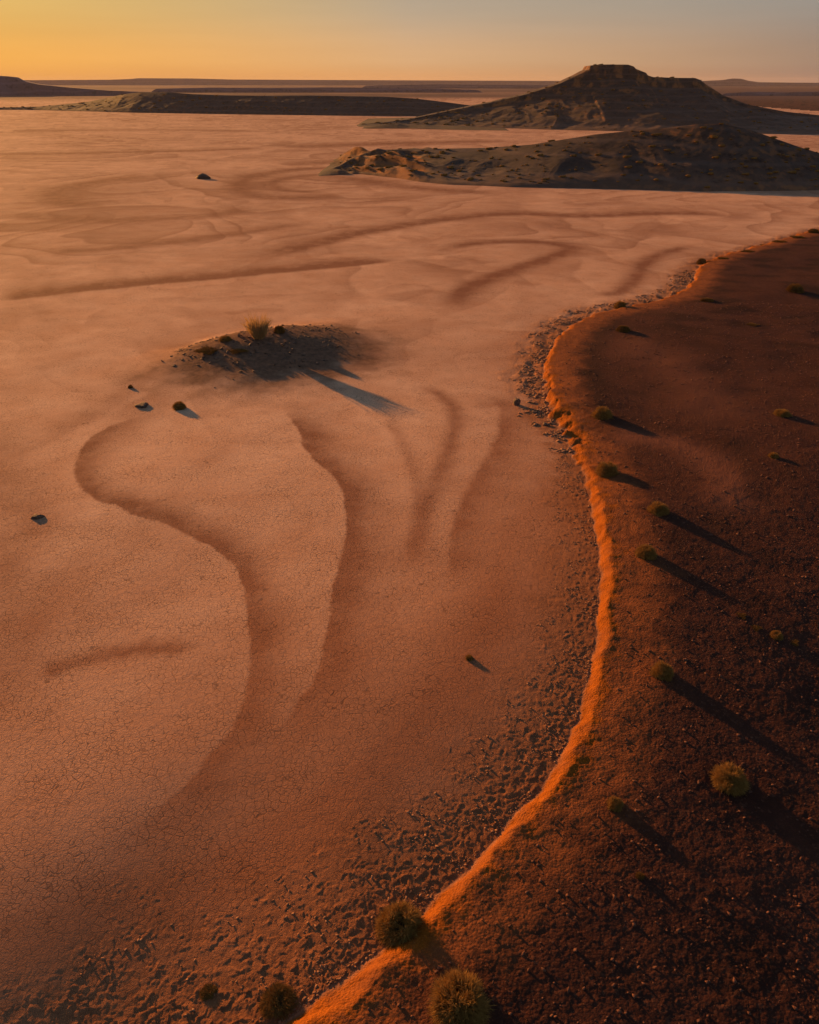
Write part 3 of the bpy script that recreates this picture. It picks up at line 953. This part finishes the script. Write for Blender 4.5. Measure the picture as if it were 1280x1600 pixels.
def add_plant(i, kind, fol, px, py, wpx, hr, group, label):
    x, y, z = place(px, py)
    depth = y * CP + (CAMZ - z) * SP
    s = wpx / F * depth * .5
    root = bpy.data.objects.new(kind, None)
    root.empty_display_size = .2
    COL.objects.link(root)
    root.location = (x, y, z - .02)
    root.rotation_euler = (0, 0, (i * 2.399) % (2 * PI))
    root.scale = (s, s, s * hr)
    tag(root, label, 'shrub' if kind == 'shrub' else 'grass', group)
    link('foliage', FOL[fol][i % len(FOL[fol])], root)
    link('stems', STEM[fol], root)
    return root


for i, a in enumerate(R_):
    add_plant(i, *a)


# ------------------------------------------------------------------ rocks
ROCKS = [  # px, py, width px, height ratio, label
    (222, 635, 20, .45, 'flat dark rock on the clay, left of the small round shrub'),
    (58, 809, 18, .6, 'dark rock alone on the clay at far left with a short shadow'),
    (807, 632, 13, 1.7, 'upright dark stone on the clay just left of the bank'),
    (396, 518, 10, .8, 'small rock beside the foot of the tall grass tussock'),
    (853, 664, 12, .6, 'broken mud block below the notch in the bank'),
    (836, 645, 9, .6, 'small mud block on the clay left of the broken bank'),
    (317, 279, 24, .42, 'lone dark outcrop far out on the pale pan'),
]
for i, (px, py, w, hr, lab) in enumerate(ROCKS):
    r = np.random.RandomState(80 + i)
    x, y, z = place(px, py)
    depth = y * CP + (CAMZ - z) * SP
    s = w / F * depth * .5
    v, q = rock_verts(r, s, s * .75, s * hr)
    if w > 22:      # the far outcrop: a low ragged heap
        v = v.copy()
        rr_ = np.hypot(v[:, 0] / s, v[:, 1] / s)
        v[:, 2] = np.where(v[:, 2] > 0, s * hr * (1.25 * np.exp(-2.6 * rr_ ** 2) + .22 * np.abs(np.sin(9 * v[:, 0] / s + 4 * v[:, 1] / s))) , v[:, 2])
    o = link('rock', mesh_from('rock', v, quads=q, mat=M_ROCK, smooth=False))
    o.location = (x, y, z + s * hr * .30)
    o.rotation_euler = (0, 0, r.rand() * 6)
    tag(o, lab, 'rock', 'loose rocks on the clay')


# ------------------------------------------------------------------ loose crumbs of dry mud and gravel (nobody could count them)
def scatter():
    r = np.random.RandomState(5)
    base = []
    for k in range(6):
        base.append(rock_verts(np.random.RandomState(200 + k), 1, .8, .42, 6, 4))

    def emit(name, xs, ys, ss, mat, sink):
        h, _ = terrain(xs, ys)
        VV, QQ, off = [], [], 0
        for i in range(len(xs)):
            v, q = base[r.randint(6)]
            a = r.rand() * 2 * PI
            ca, sa = math.cos(a), math.sin(a)
            w = v * ss[i]
            tz = r.randn() * .35
            w = np.stack([w[:, 0] * ca - w[:, 1] * sa, w[:, 0] * sa + w[:, 1] * ca, w[:, 2] + w[:, 0] * tz], 1)
            w += np.array([xs[i], ys[i], h[i] + ss[i] * sink])
            VV.append(w)
            QQ.append(q + off)
            off += len(w)
        o = link(name, mesh_from(name, np.concatenate(VV), quads=np.concatenate(QQ), mat=mat))
        return o
    # along the foot of the bank
    n = 30000
    k = r.randint(0, len(BANK) - 1, n)
    seglen = np.hypot(*(BANK[1:] - BANK[:-1]).T)
    pr = np.where((BANK[:-1, 1] > 8) & (BANK[:-1, 1] < 85), np.minimum(seglen, 3), 0)
    k = r.choice(len(seglen), n, p=pr / pr.sum())
    t = r.rand(n)
    P = BANK[k] + (BANK[k + 1] - BANK[k]) * t[:, None]
    D = BANK[k + 1] - BANK[k]
    D /= np.hypot(D[:, 0], D[:, 1])[:, None] + 1e-9
    N = np.stack([-D[:, 1], D[:, 0]], 1)
    cb = _CB[k]
    off = cb * r.rand(n) ** 2.4
    x, y = P[:, 0] + N[:, 0] * off, P[:, 1] + N[:, 1] * off
    dens = fbm(x * .9, y * .9, 3, 44)
    keep = (dens > .02) & (np.hypot(x, y) < 85) & (terrain(x, y, False)[1]['clod'] > .45)
    x, y = x[keep][:7000], y[keep][:7000]
    d = np.hypot(x, y)
    s = (.012 + .034 * r.rand(len(x)) ** 3) * np.where(d > 38, 2.6, 1.0)
    o = emit('mud_crumbs', x, y, s, M_CLOD, .15)
    tag(o, 'crumbled lumps of dry mud strewn along the foot of the bank', 'mud', kind='stuff')
    n = 5000
    x = MX - 7 + r.rand(n) * 14
    y = MY - 9 + r.rand(n) * 16
    keep = r.rand(n) < .75 * sstep(.05, .5, terrain(x, y, False)[1]['mound']) * (.25 + sstep(-.1, .3, fbm(x * .7, y * .7, 3, 301)))
    x, y = x[keep][:900], y[keep][:900]
    o = emit('mound_rubble', x, y, .03 + .11 * r.rand(len(x)) ** 3, M_ROCK, .1)
    tag(o, 'dark crumbly rubble lying over the island mound', 'rubble', kind='stuff')
    HP = np.concatenate(HILL_PTS)
    VV, QQ, off = [], [], 0
    for hp in HP:
        v, q = base[r.randint(6)]
        sz_ = (.16 + .34 * r.rand() ** 2) * (1 + hp[1] / 500.0)
        VV.append(v * np.array([sz_, sz_, sz_ * 1.3]) + hp + np.array([0, 0, sz_ * .2]))
        QQ.append(q + off)
        off += len(v)
    o = link('scrub', mesh_from('scrub', np.concatenate(VV), quads=np.concatenate(QQ), mat=M_DARKLEAF))
    tag(o, 'dark low scrub dotted over the far hills', 'scrub', kind='stuff')
    # stones on the red land
    n = 60000
    x = r.rand(n) * 60 - 12
    y = 7 + r.rand(n) ** 1.5 * 60
    _, nn = terrain(x, y, False)
    keep = (nn['dist'] > .9) & (np.abs(x) < .62 * (y + 9))
    x, y = x[keep][:9000], y[keep][:9000]
    s = .010 + .045 * r.rand(len(x)) ** 4 + .0004 * np.hypot(x, y)
    o = emit('gravel', x, y, s, M_GRAVEL, .2)
    tag(o, 'loose reddish gravel scattered over the dark land', 'gravel', kind='stuff')


scatter()

# ------------------------------------------------------------------ haze
def haze():
    x, y0, y1, z0, z1 = 6100.0, -500.0, 6100.0, -4.0, 34.0
    v = [(-x, y0, z0), (x, y0, z0), (x, y1, z0), (-x, y1, z0), (-x, y0, z1), (x, y0, z1), (x, y1, z1), (-x, y1, z1)]
    q = [(0, 3, 2, 1), (4, 5, 6, 7), (0, 1, 5, 4), (1, 2, 6, 5), (2, 3, 7, 6), (3, 0, 4, 7)]
    m, t = new_mat('haze_air')
    vol = t.n('ShaderNodeVolumePrincipled')
    vol.inputs['Color'].default_value = (.80, .68, .68, 1)
    vol.inputs['Density'].default_value = .00005
    vol.inputs['Anisotropy'].default_value = .0
    out = t.n('ShaderNodeOutputMaterial')
    t.set(out, 'Volume', vol.outputs[0])
    o = link('haze', mesh_from('haze', np.array(v), quads=np.array(q), mat=m))
    tag(o, kind='stuff')
    return o


haze()

# ------------------------------------------------------------------ sun and sky
sun = bpy.data.lights.new('sun', 'SUN')
sun.energy = 5.0
sun.angle = math.radians(.5)
sun.color = (1.0, .455, .115)
so = bpy.data.objects.new('sun', sun)
COL.objects.link(so)
from mathutils import Vector
so.rotation_euler = Vector((SX * math.cos(SUN_EL), SY * math.cos(SUN_EL), math.sin(SUN_EL))).to_track_quat('Z', 'Y').to_euler()
so.location = (-40, 50, 40)

w = bpy.data.worlds.new('World')
sc.world = w
w.use_nodes = True
t = NT(w.node_tree)
sky = t.n('ShaderNodeTexSky', sky_type='NISHITA', sun_disc=False, sun_elevation=SUN_EL, sun_rotation=SUN_AZ, air_density=1.0, dust_density=.6, ozone_density=1.2)
SKY_S = .06
EX = 2 ** EXPO
dirv = t.n('ShaderNodeTexCoord').outputs['Generated']
sep = t.n('ShaderNodeSeparateXYZ', i={0: dirv})
hz = t.n('ShaderNodeCombineXYZ', i={0: sep.outputs[0], 1: sep.outputs[1], 2: 0.0})
hn = t.n('ShaderNodeVectorMath', operation='NORMALIZE', i={0: hz.outputs[0]})
dt = t.n('ShaderNodeVectorMath', operation='DOT_PRODUCT', i={0: hn.outputs[0], 1: (SX, SY, 0.0)})
az = t.math('MULTIPLY_ADD', dt.outputs['Value'], .5, .5)


def k(*c):
    return tuple(v / EX / SKY_S / 8.0 for v in c)     # ramps are kept small, scaled by 8 below


low = t.ramp(az, [(0.0, k(.26, .18, .16)), (.60, k(.25, .16, .135)), (.695, k(.275, .178, .140)), (.877, k(.72, .35, .135)), (.983, k(.84, .36, .075)), (1.0, k(1.2, .6, .12))])
mid = t.ramp(az, [(0.0, k(.28, .21, .19)), (.60, k(.28, .195, .16)), (.695, k(.315, .212, .155)), (.877, k(.70, .41, .20)), (.983, k(.92, .43, .08)), (1.0, k(1.5, .8, .15))])
top = t.ramp(az, [(0.0, k(.22, .24, .28)), (.60, k(.24, .25, .26)), (.695, k(.29, .265, .235)), (.877, k(.47, .37, .26)), (.983, k(.78, .48, .13)), (1.0, k(1.4, .9, .3))])
el = sep.outputs[2]
c1 = t.mix(t.ramp(t.math('MULTIPLY', el, 10.0), [(.0, 0.0), (.22, 1.0)], 'EASE'), low, mid)
c2 = t.mix(t.ramp(t.math('MULTIPLY', el, 10.0), [(.15, 0.0), (.75, 1.0)], 'EASE'), c1, top)
sc8 = t.n('ShaderNodeVectorMath', operation='SCALE', i={0: c2, 'Scale': 8.0})
cl = t.n('ShaderNodeVectorMath', operation='MINIMUM', i={0: sky.outputs[0], 1: (8.0, 7.0, 6.0)})
mp = t.n('ShaderNodeVectorMath', operation='MULTIPLY', i={0: dirv, 1: (2.2, 2.2, 38.0)})
hzn = t.math('MULTIPLY_ADD', t.noise(mp.outputs[0], 1.0, 4, .55), .22, .89)
scn = t.n('ShaderNodeVectorMath', operation='SCALE', i={0: sc8.outputs[0]})
t.set(scn, 'Scale', hzn)
fin = t.mix(t.ramp(t.math('MULTIPLY', el, 2.0), [(.15, 0.0), (.55, 1.0)], 'EASE'), scn.outputs[0], cl.outputs[0])
bg = t.n('ShaderNodeBackground', i={'Color': fin, 'Strength': SKY_S})
wo = t.n('ShaderNodeOutputWorld', i={'Surface': bg.outputs[0]})

vs = sc.view_settings
sc.display_settings.display_device = 'sRGB'
vs.view_transform = 'Standard'
vs.look = 'None'
vs.exposure = EXPO
vs.gamma = 1.0
vs.use_curve_mapping = False
sc.render.engine = 'CYCLES'
sc.cycles.max_bounces = 5
sc.cycles.diffuse_bounces = 2
sc.cycles.volume_bounces = 0
sc.cycles.transparent_max_bounces = 8
sc.cycles.use_denoising = True
sc.cycles.caustics_reflective = False
sc.cycles.caustics_refractive = False
